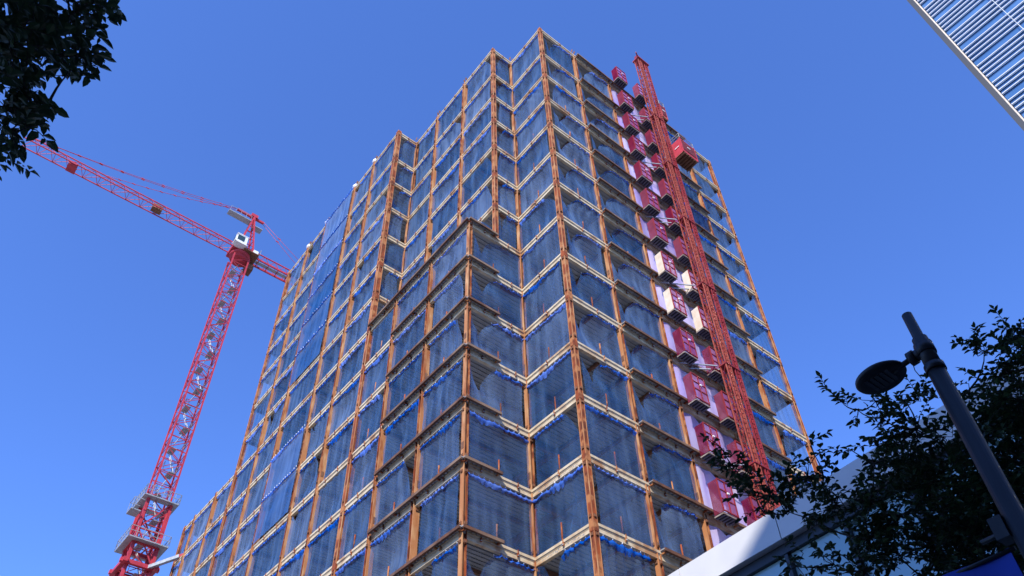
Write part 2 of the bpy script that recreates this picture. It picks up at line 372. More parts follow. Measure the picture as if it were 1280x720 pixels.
# columns
def column(name,p,k0,corner,run,ztop=None,zend=0.0):
    z1=(Zk(k0)+.22) if ztop is None else ztop
    c=W(*p); run=Vector(run); nn=Vector((-run.y,run.x,0)); b=MB(); zc=(z1+zend)/2; hz=(z1-zend)/2
    if corner:
        hw=.135 if p in (PT['A'],PT['C'],PT['L']) else .185
        b.obox(c+Z3*zc,U3*hw,V3*hw,Z3*hz,0)
        for sx,sy in ((-1,1),(1,-1),(-1,-1)):
            b.obox(c+U3*sx*(hw-.005)+V3*sy*(hw-.005)+Z3*zc,U3*.022,V3*.022,Z3*(hz-.05),1)
    else:
        dep=.20 if abs(run.dot(U3))>.9 else .14
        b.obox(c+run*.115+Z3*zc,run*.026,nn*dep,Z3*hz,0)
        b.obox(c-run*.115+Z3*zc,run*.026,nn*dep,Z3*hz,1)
        b.obox(c+Z3*zc,run*.094,nn*.05,Z3*(hz-.01),3)
    for k in range(k0,NF):
        z=Zk(k)
        if z<zend: break
        if z-.75<zend: break
        # splice plates with bolts, lugs for the nets
        if k%2==0 and not corner:
            for s in (-1,1):
                b.obox(c+run*s*.145+Z3*(z+1.0),run*.010,nn*.10,Z3*.22,2)
        for zz in (z-.62,z+.36):
            if zz>z1: continue
            for n in ((-U3),(-V3)):
                t=Vector((-n.y,n.x,0))
                for s in (-1,1):
                    b.obox(c+n*((hw if corner else (dep if abs(n.dot(run))<.5 else .135))+.03)+t*s*.05+Z3*zz,n*.035,t*.018,Z3*.08,2)
                b.obox(c+n*((hw if corner else (dep if abs(n.dot(run))<.5 else .135))+.04)+Z3*(zz-.04),n*.02,t*.04,Z3*.03,2)
        if corner: b.obox(c+Z3*(z-.26),U3*(hw+.023),V3*(hw+.023),Z3*.2,0)
    b.build('column',[M['rust'],M['rust_pale'],M['rust_dark'],M['rust_web_shade']],site)
z7=Zk(7)+.05
for n in ('A',): column(n,PT[n],0,True,U3)
column('B',PT['B'],0,False,V3)
column('C',PT['C'],0,True,U3,None,z7)
for n in ('M1','M2'): column(n,PT[n],0,False,U3,None,z7)
column('D',PT['D'],0,False,V3,None,z7)
column('E',PT['E'],0,True,U3)
for n in ('F1','F2','F3','F4'): column(n,PT[n],0,False,U3)
column('F5',PT['F5'],0,True,U3)
column('G',PT['G'],7,False,V3)
for n in ('P1','P2','H1','H2'): column(n,PT[n],7,False,U3)
column('H3',PT['H3'],7,True,U3)
for n in ('R1','R2','R3','Q'): column(n,PT[n],0,False,V3)
column('L',PT['L'],0,True,U3)
for p in ((40.295,23.177),(40.295,9.5),(20,23.177)): column("c",p,0,True,U3)
for a in (10.8,19.2,30.0):
    for c in (4.8,14.5): column("c",(a,c),0,True,U3,Zk(0)-.3)
# concrete lift and stair core inside
b=MB(); b.prism([tuple(W(x,y)[:2]) for x,y in ((13,6.5),(13,12.5),(28,12.5),(28,6.5))],0,Zk(0)-.16); b.build('concrete_core',M['concrete'],site)

# ------------------------------------------------------------------ safety nets
def net_profile(kind,rs):
    """returns top-edge drop as a fraction of the height for s in 0..1"""
    if kind=='flap':           # big sag beside the start column
        s0=rs.uniform(.17,.24); w=rs.uniform(.18,.30); D=rs.uniform(.40,.60); e=rs.uniform(.05,.14)
        def f(s):
            if s<s0: t=s/s0; return e+(D-e)*t**.75
            t=(s-s0)/w; return D*max(0,1-t)**1.7 if t<1 else 0
        return f
    if kind=='slit':           # pulled off the start column
        w=rs.uniform(.10,.34); D=rs.uniform(.3,.95)
        return lambda s: D*max(0,1-s/w)**1.3
    if kind=='tear':           # sag beside the end column
        s0=rs.uniform(.7,.88); w=rs.uniform(.12,.22); D=rs.uniform(.2,.55)
        return lambda s: D*max(0,1-abs(s-s0)/w)**1.2
    return lambda s: .0
NETG='blue debris nets hung floor by floor on the frame'
def net(P,Q,k,label,kind='flat',front=False,fray=1.0):
    rs=random.Random(sum(map(ord,P+Q))*131+k*17)
    n=nrm(P,Q); zt=Zk(k)-.49; zb=Zk(k+1)+.06
    p=P3(P,zb); q=P3(Q,zb); d=q-p; L=d.length; d/=L
    off=.03; e0=.16; e1=.16
    if front: off=.26; zt=Zk(k)-.02; zb=Zk(k+1)-.02; e0=.22; e1=.22
    if rs.random()<.25 and not front: e1=rs.uniform(.3,.7)
    if rs.random()<.25 and not front: e0=rs.uniform(.3,.6)
    H=zt-zb; f=net_profile(kind,rs); nc=40; nr=9
    ph=[rs.uniform(0,6.28) for _ in range(6)]; bil=rs.uniform(.05,.22)*(1 if kind!='flap' else 1.6); fr=rs.uniform(2.5,6); fa=rs.uniform(.012,.05)*(1.3 if kind=='flap' else 1); sk=rs.uniform(-.3,.3); sw=rs.uniform(.03,.12)*(1.7 if kind=='flap' else .7)
    base=p
    def surf(s,t):            # t 0 bottom .. 1 top
        drop=f(s); zz=(1-drop)*t
        a=math.sin(math.pi*min(1,max(0,s)))
        y=-bil*a*math.sin(math.pi*zz)*(.7+.5*math.sin(2.2*s+ph[0]))
        y+=fa*math.sin(fr*6.28*(s+sk*zz*zz)+ph[1]+1.3*math.sin(3*zz+ph[2]))*(.25+.75*zz)+.012*math.sin(2.3*fr*6.28*s+ph[3])
        y+=sw*math.sin(5.5*zz+4*s+ph[5])*math.sin(math.pi*zz)*a
        if kind=='flap': y-=.32*math.exp(-((s-.28)/.16)**2)*(zz)
        z=zb+H*zz
        if not front: y=min(y,.05)
        x=e0+(L-e0-e1)*s+.03*math.sin(6*zz+ph[4])
        return p+d*x+n*(off+y)+Z3*(z-zb)
    b=MB(); b.grid([[surf(j/(nc-1),i/(nr-1)) for j in range(nc)] for i in range(nr)])
    nt_=b.build('debris_net',M['net_front'] if front else M['net'],None,loc=base)
    tag(nt_,label,'debris net',NETG)
    # gathered hem along the top
    b=MB(); m=max(8,int(L/.36)); hh=rs.uniform(.28,.52)*(.75 if kind=='flap' else 1)
    rows=[[],[],[],[]]
    sub=4
    for j in range(m*sub+1):
        s=j/(m*sub); 
        if f(s)>.03 and kind!='flat':
            for r_ in rows: r_.append(None)
            continue
        q_=surf(s,1); c=j/sub%1.0; sc=math.sin(math.pi*c); jit=rs.uniform(-.03,.03)
        rows[0].append(q_+Z3*(-.10*sc))
        rows[1].append(q_+n*(.06+.05*sc)+Z3*(-.10*sc-.12+jit))
        rows[2].append(q_+n*(.05+.09*(1-sc))+Z3*(-.05*sc-.26*hh/.42+jit))
        rows[3].append(q_+n*.02+Z3*(-hh*(.8+.35*math.sin(7*s+ph[2]))+.12*(1-sc)+jit*3))
    segs=[]; seg=[]
    def flush(seg):
        if len(seg)>2: segs.append(seg)
    for j in range(m*sub+1):
        if rows[0][j] is None: flush(seg); seg=[]
        else: seg.append(j)
    flush(seg); keep=max(segs,key=len) if segs else []
    if keep: b.grid([[r[i] for i in keep] for r in rows])
    for j in range(0,m*sub+1,sub):
        if j in keep:
            t=rows[0][j]; b.obox(t+Z3*.03+n*.02,d*.018,n*.018,Z3*.055,1)
    if b.v and (front or rs.random()>.10): b.build('gathered_hem',[M['hem'],M['tie']],nt_)
    return nt_
# bay: (start,end, first storey, last storey, place words, kind chooser)
BAYS=[('A','B',0,13,'in the bay left of the tallest corner','mix'),
 ('A','R1',0,13,'in the bay right of the tallest corner','flap'),
 ('R1','R2',0,12,'second bay right of the tallest corner','flap'),
 ('R3','Q',0,10,'just right of the red hoist','slit'),
 ('Q','L',0,10,'in the far right end bay','end'),
 ('C','B',0,6,'in the first return left of tallest corner','flap'),
 ('C','M1',0,6,'first bay of the upper middle step','mix'),('M1','M2',0,6,'second bay of the upper middle step','mix'),('M2','D',0,6,'third bay of the upper middle step','mix'),
 ('E','D',0,6,'in the second return left of tallest corner','flap'),
 ('G','B',7,13,'right of the lower block corner','flap'),('G','P1',7,13,'first bay left of the lower block corner','mix'),
 ('P1','P2',7,13,'second bay left of the lower block corner','mix'),('P2','E',7,13,'third bay left of the lower block corner','mix'),
 ('E','F1',0,12,'first bay of the left wing','mix'),('F1','F2',0,12,'second bay of the left wing','mix'),('F2','F3',0,11,'wide third bay of the left wing','mix'),
 ('F3','F4',0,10,'fourth bay of the left wing','mix'),('F4','F5',0,10,'last bay of the tall left wing','mix'),
 ('F5','H1',7,10,'first bay of the low far left annex','mix'),('H1','H2',7,9,'second bay of the low far left annex','mix'),('H2','H3',7,9,'end bay of the low far left annex','mix')]
kr=random.Random(5)
for P,Q,k0,k1,words,kind in BAYS:
    for k in range(k0,k1+1):
        kd=kind; front=False; pre='blue net'
        if kind=='mix':
            kd='flat'
            x=kr.random()
            if x<.22: kd='slit'
            elif x<.34: kd='tear'
        if kind=='flap':
            x=kr.random()
            if k>=11: kd='flat' if (P=='A' and k>=12) or x<.2 else 'slit' if x<.5 else 'flap'
            elif x<.06: kd='slit'
        if kind=='end': kd='tear' if kr.random()<.4 else 'slit' if kr.random()<.5 else 'flat'
        if (P,Q)==('F2','F3') and (0<=k<=5 or k in (8,9)): front=True; kd='flat'; pre='unbroken blue sheet'
        pre={'flap':'sagging blue net','slit':'blue net','tear':'blue net','flat':'blue net'}[kd] if not front else pre
        net(P,Q,k,'%s %s, %s storey from the roof'%(pre,words,ORD[k].replace('top','first')),kd,front)
RT=[ (4.45,8.05,8.76,0.16,0.5),(4.50,7.91,8.38,0.22,0.7),(4.67,7.93,8.26,0.22,0.6),(4.99,7.97,8.45,0.30,0.7),(4.76,7.64,7.89,0.30,0.8),(5.19,7.72,8.23,0.30,0.8),(5.51,7.86,8.47,0.25,0.6),(5.11,7.65,7.72,0.40,1.0),(4.93,8.00,7.76,0.35,0.9),(4.57,7.87,7.39,0.35,0.9),(5.23,8.29,7.79,0.45,1.0),(6.04,7.21,8.71,0.20,0.5),(6.15,7.24,8.61,0.30,0.6),(6.43,7.13,8.70,0.32,0.8),(6.43,6.85,8.53,0.30,0.8),(6.05,6.93,7.98,0.42,1.0),(6.08,7.43,7.94,0.42,1.0),(5.87,6.82,7.45,0.45,1.0),(6.12,7.40,7.46,0.50,1.0),(6.05,7.71,8.37,0.25,0.6),(5.69,7.36,7.55,0.35,0.8),(6.35,6.79,8.03,0.50,1.0),(6.18,6.95,7.33,0.60,1.0),(3.90,7.89,7.52,0.25,0.7),(3.80,8.05,7.35,0.32,0.9),(3.53,7.95,7.12,0.30,0.9),(4.00,8.18,7.27,0.40,1.0),(3.45,8.09,6.85,0.25,0.7),(4.01,7.94,6.95,0.45,1.0),(3.73,8.08,6.73,0.30,0.7),(3.29,7.95,6.06,0.30,0.7),(3.72,7.98,6.10,0.30,0.7),(4.43,8.06,7.75,0.22,0.6),(4.45,8.05,6.96,0.50,1.1),(4.53,7.78,6.59,0.55,1.2),(5.15,7.98,7.13,0.55,1.1),(5.14,7.63,6.67,0.55,1.2),(5.06,7.44,6.18,0.55,1.2),(4.83,7.83,6.23,0.60,1.3),(4.40,7.85,6.15,0.55,1.2),(4.15,7.87,6.37,0.50,1.1),(5.64,7.52,6.95,0.50,1.0),(5.58,7.32,6.56,0.55,1.1),(5.45,7.78,7.40,0.40,0.9),(5.57,7.94,7.84,0.30,0.7),(5.48,7.52,6.20,0.55,1.1),(5.10,7.54,5.80,0.60,1.2),(3.97,7.86,5.94,0.50,1.0),(5.83,7.12,6.80,0.60,1.1),(5.67,7.24,6.18,0.60,1.0),(4.63,7.83,5.69,0.60,1.0),(2.71,7.84,7.70,0.12,0.5),(2.82,7.91,7.56,0.20,0.8),(2.87,7.89,7.37,0.28,1.0),(3.00,7.95,7.25,0.30,1.0),(3.07,7.93,6.98,0.30,1.0),(3.26,7.96,7.07,0.30,0.9),(3.10,7.91,6.73,0.22,0.8),(3.37,8.02,6.93,0.30,0.9) ]
LT=[ (-3.74,2.68,7.97,0.40,1.3),(-3.74,2.85,8.45,0.35,1.3),(-3.50,2.83,8.46,0.25,1.1),(-3.50,2.99,8.90,0.18,0.9),(-3.42,3.07,8.92,0.10,0.7),(-3.67,2.78,7.62,0.40,1.3),(-3.75,3.00,8.24,0.30,1.2),(-3.54,2.94,8.27,0.22,1.0),(-3.38,2.97,8.24,0.14,0.8),(-3.43,3.06,8.04,0.20,1.0),(-3.36,3.14,8.07,0.14,0.9),(-3.49,3.00,7.91,0.20,1.0),(-3.34,3.01,7.61,0.10,0.8),(-3.62,2.99,7.91,0.16,0.7),(-3.61,2.85,7.32,0.20,1.0),(-3.57,2.90,7.10,0.22,1.1),(-3.45,2.89,7.07,0.12,0.8),(-3.48,3.01,7.21,0.10,0.8),(-3.49,2.99,6.92,0.20,1.1),(-3.43,3.06,7.04,0.14,0.9),(-3.40,3.10,7.12,0.07,0.7),(-3.45,3.05,6.70,0.16,1.1),(-3.34,3.02,6.71,0.13,0.9),(-3.80,2.59,7.48,0.50,1.2),(-3.65,2.80,6.80,0.45,1.1),(-3.95,2.35,8.08,0.50,1.2),(-3.89,2.64,8.87,0.50,1.2),(-3.74,2.85,9.43,0.35,1.0) ]
# ------------------------------------------------------------------ lattice helpers
def lattice(b, base, axis, x, y, wx, wy, L, step, chord=.12, brace=.06, mi=0, mib=0, faces=(0,1,2,3), horiz=True):
    """square lattice of four chords with zigzag bracing on its faces"""
    base=Vector(base); axis=Vector(axis); x=Vector(x); y=Vector(y)
    cs=[base+x*(sx*wx/2)+y*(sy*wy/2) for sx,sy in ((-1,-1),(1,-1),(1,1),(-1,1))]
    for c in cs: b.bar(c,c+axis*L,chord,chord,x,mi)
    n=max(1,int(round(L/step)))
    for i in range(n):
        z0=axis*(L*i/n); z1=axis*(L*(i+1)/n)
        for f in faces:
            p=cs[f]; q=cs[(f+1)%4]
            if i%2: p,q=q,p
            b.bar(p+z0,q+z1,brace,brace,x,mib)
            if horiz: b.bar(p+z0,q+z0,brace,brace,x,mib)
def tri_lattice(b, p, axis, side, upv, w, h, L, step, chord=.12, brace=.055, mi=0):
    p=Vector(p); l=[p-side*(w/2),p+side*(w/2),p+upv*h]
    for c in l: b.bar(c,c+axis*L,chord,chord,upv,mi)
    n=int(round(L/step))
    for i in range(n):
        a=axis*(L*i/n); m=axis*(L*(i+.5)/n); e=axis*(L*(i+1)/n)
        for c in l[:2]:
            b.bar(c+a,l[2]+m,brace,brace,side,mi); b.bar(l[2]+m,c+e,brace,brace,side,mi)
        b.bar(l[0]+a,l[1]+a,brace,brace,upv,mi); b.bar(l[0]+a,l[1]+e,brace,brace,upv,mi)

# ------------------------------------------------------------------ construction hoist
HU,HV=-1.75,12.6      # mast centre beside the right face
hoist=thing('construction_hoist','tall red twin lattice hoist mast standing against the right face of the building','construction hoist',W(HU,HV,0))
TOP=81.0
for dv,key,mk in ((-.44,'hoistcop','hoistred'),(.44,'hoistred','hoistred')):
    b=MB(); lattice(b,W(HU,HV+dv,0),Z3,U3,V3,.46,.46,TOP,.90,.075,.034,1,0)
    b.bar(W(HU-.25,HV+dv,0),W(HU-.25,HV+dv,TOP),.06,.08,U3,1)           # rack
    for i in range(0,int(TOP/.38)): b.obox(W(HU-.29,HV+dv,.2+i*.38),U3*.025,V3*.07,Z3*.05,1)
    b.build('mast',[M['hoistred'],M[key]],hoist)
b=MB(); b.obox(W(HU,HV,TOP+.12),U3*.42,V3*.8,Z3*.08,0); b.obox(W(HU-.1,HV-.6,TOP+.4),U3*.2,V3*.16,Z3*.3,0); b.obox(W(HU-.1,HV+.5,TOP+.42),U3*.12,V3*.3,Z3*.22,0)
b.bar(W(HU-.5,HV-1.2,TOP+.3),W(HU+.5,HV+1.1,TOP+.35),.12,.12,Z3,0); b.build('mast_head',M['hoistred'],hoist)
for k in range(1,14,2):
    z=Zk(k)-.3; b=MB()
    b.bar(W(HU+.3,HV-.9,z),W(-.15,HV-3.1,z),.07,.07,Z3,0); b.bar(W(HU+.3,HV-.3,z),W(-.15,HV-2.2,z),.07,.07,Z3,0)
    b.bar(W(HU+.3,HV+.9,z),W(-.15,HV+2.6,z),.07,.07,Z3,0); b.obox(W(HU,HV,z),U3*.32,V3*.75,Z3*.04,1)
    b.build('wall_tie',[M['galv'],M['hoistred']],hoist)
b=MB(); b.tube([W(HU+.1,HV+1.0,z) for z in (0,40,TOP-6)],.07,6,0)
for i in range(60): b.obox(W(HU+.1,HV+.98,2+i*1.2),U3*.09,V3*.1,Z3*.05,1)
b.build('power_cable',[M['rust_pale'],M['hoistred']],hoist)

def cage(name,label,u0,u1,v0,v1,z0,h,sign):
    c=thing(name,label,'hoist cage',W((u0+u1)/2,(v0+v1)/2,z0))
    um,vm=(u0+u1)/2,(v0+v1)/2; hu,hv=abs(u1-u0)/2,abs(v1-v0)/2
    b=MB(); b.obox(W(um,vm,z0+h/2),U3*hu,V3*hv,Z3*h/2,0)
    for s in (-1,1):
        for t in (-1,1): b.obox(W(um+s*hu,vm+t*hv,z0+h/2),U3*.05,V3*.05,Z3*(h/2+.03),0)
    b.build('cage_body',M['crane'] if sign else M['hoistred'],c)
    b=MB()
    for i in range(6): b.obox(W(um,v0+(i+.5)*(v1-v0)/6,z0-.10),U3*(hu-.02),V3*.07,Z3*.09,0)
    b.obox(W(um,vm,z0-.03),U3*hu*1.02,V3*hv*1.02,Z3*.025,0); b.build('underframe',M['rust_dark'],c)
    b=MB(); un=min(u0,u1)
    b.obox(W(un-.02,vm,z0+h*.55),U3*.015,V3*hv*.86,Z3*h*.36,0)
    for i in range(9): b.obox(W(un-.04,v0+.1+i*(v1-v0-.2)/8,z0+h*.55),U3*.012,V3*.02,Z3*h*.36,0)
    b.obox(W(un-.06,vm,z0+h*.55),U3*.02,V3*.18,Z3*.06,1); b.build('mesh_gate',[M['gate_panel'],M['white']],c)
    b=MB()
    cs=[W(u,vv,z0+h) for u,vv in ((u0,v0),(u1,v0),(u1,v1),(u0,v1))]
    for i in range(4):
        p,q=cs[i],cs[(i+1)%4]; b.bar(p,p+Z3*.75,.05,.05,U3,0)
        for zz in (.38,.75): b.bar(p+Z3*zz,q+Z3*zz,.04,.04,Z3,0)
    b.build('roof_rail',M['galv'],c)
    if sign:
        um2=max(u0,u1)
        b=MB(); b.obox(W(um2+.40,v0+.3,z0+h*.45),U3*.38,V3*.28,Z3*h*.33,0)
        b.build('drive_housing',M['white'],c)
        b=MB(); b.obox(W(um-.1,v0-.055,z0+h*.5),U3*.24,V3*.012,Z3*.045,0); b.build('name_strip',M['white'],c)
        cu=bpy.data.curves.new('sign_text','FONT'); cu.body='LS'; cu.size=.55; cu.extrude=.006; cu.align_x='CENTER'; cu.align_y='CENTER'
        to=bpy.data.objects.new('sign_text',cu); me=bpy.data.meshes.new_from_object(to); bpy.data.objects.remove(to)
        me.materials.clear(); me.materials.append(M['sign_blue'])
        t=bpy.data.objects.new('sign_lettering',me); COL.objects.link(t); t.parent=c
        pos=W(um2+.40,v0-.0,z0+h*.45)-Vector(c.location)-V3*.03*0
        x=-U3; zv=-V3; y=Z3
        t.matrix_local=Matrix(((x.x,y.x,zv.x,pos.x),(x.y,y.y,zv.y,pos.y),(x.z,y.z,zv.z,pos.z),(0,0,0,1)))
    return c
cage('hoist_cage','large bright red hoist cage with white sign, riding high on the mast',-2.95,-1.75,13.35,15.2,63.6,2.2,True)
cage('hoist_machine_box','small dull red box fixed to the right rail just below the mast top',-2.1,-1.4,13.2,13.85,70.6,2.3,False)
bpy.data.objects['hoist_machine_box']['category']='machine box'

# landings: two gates per storey, each a red box hung on the deck edge
def landing(v0,k,tan,label):
    z0=Zk(k)-.62; h=2.1; u0,u1=-.66,-1.26; v1=v0+1.25
    c=thing('hoist_landing',label,'hoist landing',W((u0+u1)/2,(v0+v1)/2,z0),'red landing boxes beside the hoist')
    um,vm=(u0+u1)/2,(v0+v1)/2
    b=MB(); b.obox(W(um,vm,z0+.04),U3*.31,V3*.64,Z3*.03,0)
    for i in range(5): b.obox(W(um,v0+.12+i*.25,z0-.04),U3*.29,V3*.065,Z3*.05,1)
    b.bar(W(u1-.01,v0-.01,z0-.03),W(u1-.01,v1+.01,z0-.03),.05,.07,Z3,2); b.bar(W(u0,v0-.03,z0-.03),W(u1,v0-.03,z0-.03),.05,.07,Z3,2)
    b.build('platform',[M['pole'],M['platform_rib'],M['platform_edge']],c)
    for vv in (v0,v1):
        b=MB(); b.obox(W(um,vv,z0+.08+h/2),U3*.29,V3*.015,Z3*h/2,0); b.build('side_panel',M['tan_panel'] if tan else M['side_mesh'],c)
    b=MB()
    for vv in (v0+.03,vm,v1-.03): b.obox(W(u1-.03,vv,z0+.1+h/2),U3*.03,V3*.035,Z3*h/2,0)
    for zz in (.12,.9,1.5,h+.06): b.obox(W(u1-.033,vm,z0+.05+zz),U3*.03,V3*.6,Z3*.035,0)
    b.build('gate_frame',M['frame_red'],c)
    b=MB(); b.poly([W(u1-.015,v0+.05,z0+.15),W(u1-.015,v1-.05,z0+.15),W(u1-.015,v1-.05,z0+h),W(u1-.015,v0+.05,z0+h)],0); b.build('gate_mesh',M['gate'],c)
    b=MB(); b.obox(W(u1-.09,vm+.1,z0+1.45),U3*.03,V3*.08,Z3*.05,0); b.build('latch',M['tie'],c)
for k in range(1,14):
    tan=k in (7,8)
    st=ORD[k-1].replace('top','first')
    landing(8.72,k,tan,('cream' if tan else 'red')+' landing box beside the column left of hoist, %s floor below the roof'%st)
    landing(11.6,k,tan,('cream' if tan else 'red')+' landing box behind the hoist mast, %s floor below the roof'%st)
# the roof level has its own pair
landing(8.72,0,False,'topmost red landing box, level with the roof edge left of the hoist')
landing(11.6,0,False,'topmost red landing box, level with the roof edge behind the hoist mast')
for k in range(0,13):
    n=-U3; z0,z1=Zk(k+1)+.05,Zk(k)-.58; b=MB(); va,vb=8.9,13.65; base=W(-.05,va,z0)
    rs=random.Random(k+90); ph=rs.uniform(0,6)
    b.grid([[W(.02+.05*math.sin(j*1.1+ph)*(.3+i/4),va+(vb-va)*j/22,z0+(z1-z0)*(i/4)*(1-(.08 if 6<j<11 and i==4 else 0)*rs.random())) for j in range(23)] for i in range(5)])
    tag(b.build('weather_sheet',M['lav'],None,loc=base),'pale lavender sheet closing the hoist bay behind the landings, %s storey from the roof'%ORD[k].replace('top','first'),'sheet','pale sheets behind the hoist landings')

# white wrapped bags on the roof edge of the left wing
for i,(n,lab) in enumerate((('F1','nearest the stepped corner'),('F2','second from the stepped corner'),('F3','third from the stepped corner'),('F4','nearest the crane'))):
    p=P3(n,Zk(0)+.2)+U3*.15; b=MB(); rs=random.Random(i)
    rings=[]
    for zz,r_ in ((0,.17),(.12,.28),(.32,.30),(.5,.21),(.62,.08),(.78,.13)):
        rings.append([p+Vector((math.cos(a*6.283/9)*r_*rs.uniform(.75,1.15),math.sin(a*6.283/9)*r_*rs.uniform(.75,1.15),zz)) for a in range(9)])
    for r_ in rings: r_.append(r_[0])
    b.grid(rings); b.poly(rings[-1][:-1])
    tag(b.build('wrapped_bag',M['bag'],None,loc=p),'small white tied bag on the left wing roof edge, %s'%lab,'bag','white bags along the left roof edge')

# ------------------------------------------------------------------ tower crane
CU,CV=54.85,-7.4
cp_=W(CU,CV,0)
crane=thing('tower_crane','tall red lattice tower crane with white cab, standing beyond the left end of the building','tower crane',cp_)
def C(a,b_,z): return cp_+U3*a+V3*b_+Z3*z
b=MB(); lattice(b,C(0,0,0),Z3,U3,V3,2.1,2.1,89,1.6,.17,.065,0,0); b.build('mast',M['crane'],crane)
b=MB()
for i in range(27):
    z=8+i*3.0; s=1 if i%2 else -1
    b.obox(C(0,s*.3,z),U3*.7,V3*.35,Z3*.03,0)
    b.bar(C(-.5,s*.55,z),C(.35,-s*.35,z+3),.07,.07,Z3,0); b.bar(C(-.2,s*.55,z),C(.65,-s*.35,z+3),.07,.07,Z3,0)
    for j in range(1,7):
        t=j/7; b.bar(C(-.5+.85*t,s*(.55-.9*t),z+3*t),C(-.2+.85*t,s*(.55-.9*t),z+3*t),.03,.03,Z3,0)
    for (xx,yy) in ((-.7,-.7),(.7,-.7),(.7,.7),(-.7,.7)): b.bar(C(xx,yy,z),C(xx,yy,z+1.0),.045,.045,U3,0)
    for yy in (-.7,.7): b.bar(C(-.7,yy,z+1),C(.7,yy,z+1),.045,.045,Z3,0)
b.build('ladder',M['galv'],crane)
# climbing frame: thicker outer cage with two railed platforms
b=MB(); lattice(b,C(0,0,34.6),Z3,U3,V3,2.4,2.4,14.4,3.6,.28,.12,0,0)
for z in (34.8,39.2,43.9): 
    for s in (-1,1):
        b.bar(C(-1.3,s*1.25,z),C(1.3,s*1.25,z),.3,.36,Z3,0); b.bar(C(s*1.25,-1.3,z+.01),C(s*1.25,1.3,z+.01),.3,.36,Z3,0)
b.build('climbing_frame',M['crane'],crane)
b=MB()
for s in (-1,1):
    b.bar(C(-2.0,s*1.5,41.5),C(2.0,s*1.5,41.5),.42,.42,Z3,0); b.bar(C(s*1.5,-1.9,41.51),C(s*1.5,1.9,41.51),.4,.4,Z3,0)
b.build('tie_collar',M['crane'],crane)
def platform(z,r_):
    b=MB()
    for s in (-1,1):
        b.obox(C(0,s*(r_-.45),z),U3*r_,V3*.45,Z3*.06,0); b.obox(C(s*(r_-.45),0,z+.01),U3*.45,V3*(r_-.9),Z3*.06,0)
    for i in range(7):
        t=-r_+2*r_*i/6
        for s in (-1,1): b.bar(C(t,s*r_,z),C(t,s*r_,z+1.15),.05,.05,U3,0); b.bar(C(s*r_,t,z),C(s*r_,t,z+1.15),.05,.05,U3,0)
    for zz in (.6,1.15):
        for s in (-1,1): b.bar(C(-r_,s*r_,z+zz),C(r_,s*r_,z+zz),.05,.05,Z3,0); b.bar(C(s*r_,-r_,z+zz),C(s*r_,r_,z+zz),.05,.05,Z3,0)
    b.build('work_platform',M['galv'],crane)
platform(43.9,2.0); platform(48.9,1.8)
b=MB(); b.obox(C(-1.0,-2.1,46.9),U3*.7,V3*.5,Z3*.05,0)
for x_ in (-1.9,-.5): b.bar(C(x_,-2.6,46.9),C(x_,-2.6,48.1),.05,.05,U3,0); b.bar(C(x_,-2.6,48.1),C(x_,-1.6,48.1),.05,.05,Z3,0)
b.bar(C(-1.9,-2.6,48.1),C(-.5,-2.6,48.1),.05,.05,Z3,0); b.build('side_step',M['galv'],crane)
for q0,q1 in (((-1.5,.8,41.5),W(50.3,-4.1,42.5)),((1.5,1.5,41.6),W(52.2,-1.5,41.3))):
    p=C(*q0); q=Vector(q1); b=MB(); b.bar(p,p+(q-p)*.8,.34,.34,Z3,0); b.bar(p+(q-p)*.8,q,.26,.26,Z3,1); b.build('wall_brace',[M['galv'],M['crane']],crane)
# slewing unit, cab, apex
ZS=89.0
b=MB(); b.tube([C(0,0,ZS),C(0,0,ZS+.5),C(0,0,ZS+.5),C(0,0,ZS+1.1)],[1.15,1.15,1.45,1.45],18,0); b.obox(C(0,0,ZS+1.5),U3*1.3,V3*1.6,Z3*.4,0)
b.obox(C(-.2,.9,ZS+.9),U3*1.7,V3*1.1,Z3*.06,3)
for x_ in (-2.0,-.9,.3,1.6): b.bar(C(x_,2.05,ZS+.9),C(x_,2.05,ZS+1.95),.05,.05,U3,1)
b.bar(C(-2.0,2.05,ZS+1.95),C(1.6,2.05,ZS+1.95),.05,.05,Z3,1); b.obox(C(-1.4,1.5,ZS+1.35),U3*.3,V3*.35,Z3*.38,2)
b.obox(C(.3,1.6,ZS-.4),U3*.7,V3*.5,Z3*.5,3)
b.build('slewing_unit',[M['crane'],M['galv'],M['white'],M['rust_dark']],crane)
b=MB(); c0=C(-1.75,-.9,ZS+1.9)
b.obox(c0,U3*.52,V3*.72,Z3*.78,0); b.obox(c0-V3*.82-Z3*.15,U3*.48,V3*.11,Z3*.56,0); b.obox(c0+Z3*.82,U3*.57,V3*.86,Z3*.04,0); b.obox(c0-Z3*.83+V3*.1,U3*.54,V3*.78,Z3*.05,0)
cab=b.build('cab',M['white'],crane)
b=MB(); b.obox(c0-V3*.88+Z3*.03,U3*.40,V3*.08,Z3*.45,0); b.obox(c0-U3*.52+Z3*.1-V3*.2,U3*.03,V3*.5,Z3*.5,0); b.build('window',M['darkglass'],cab)
b=MB(); AP=C(0,.1,ZS+10.2)
for x_ in (-1,1):
    b.bar(C(x_*.95,-.9,ZS+1.8),AP+U3*x_*.22,.2,.2,U3,0); b.bar(C(x_*.95,1.3,ZS+1.8),AP+U3*x_*.22,.2,.2,U3,0)
for i in range(1,6):
    t=i/6.; q=[C(x_*.95,y_,ZS+1.8).lerp(AP+U3*x_*.22,t) for x_,y_ in ((-1,-.9),(1,-.9),(1,1.3),(-1,1.3))]
    for a in range(4): b.bar(q[a],q[(a+1)%4],.09,.09,Z3,0)
b.obox(AP+Z3*.1,U3*.35,V3*.5,Z3*.3,0); b.bar(AP-V3*2.6-Z3*.15,AP+V3*1.6-Z3*.2,.3,.35,Z3,0)
apex=b.build('apex_frame',M['crane'],crane)
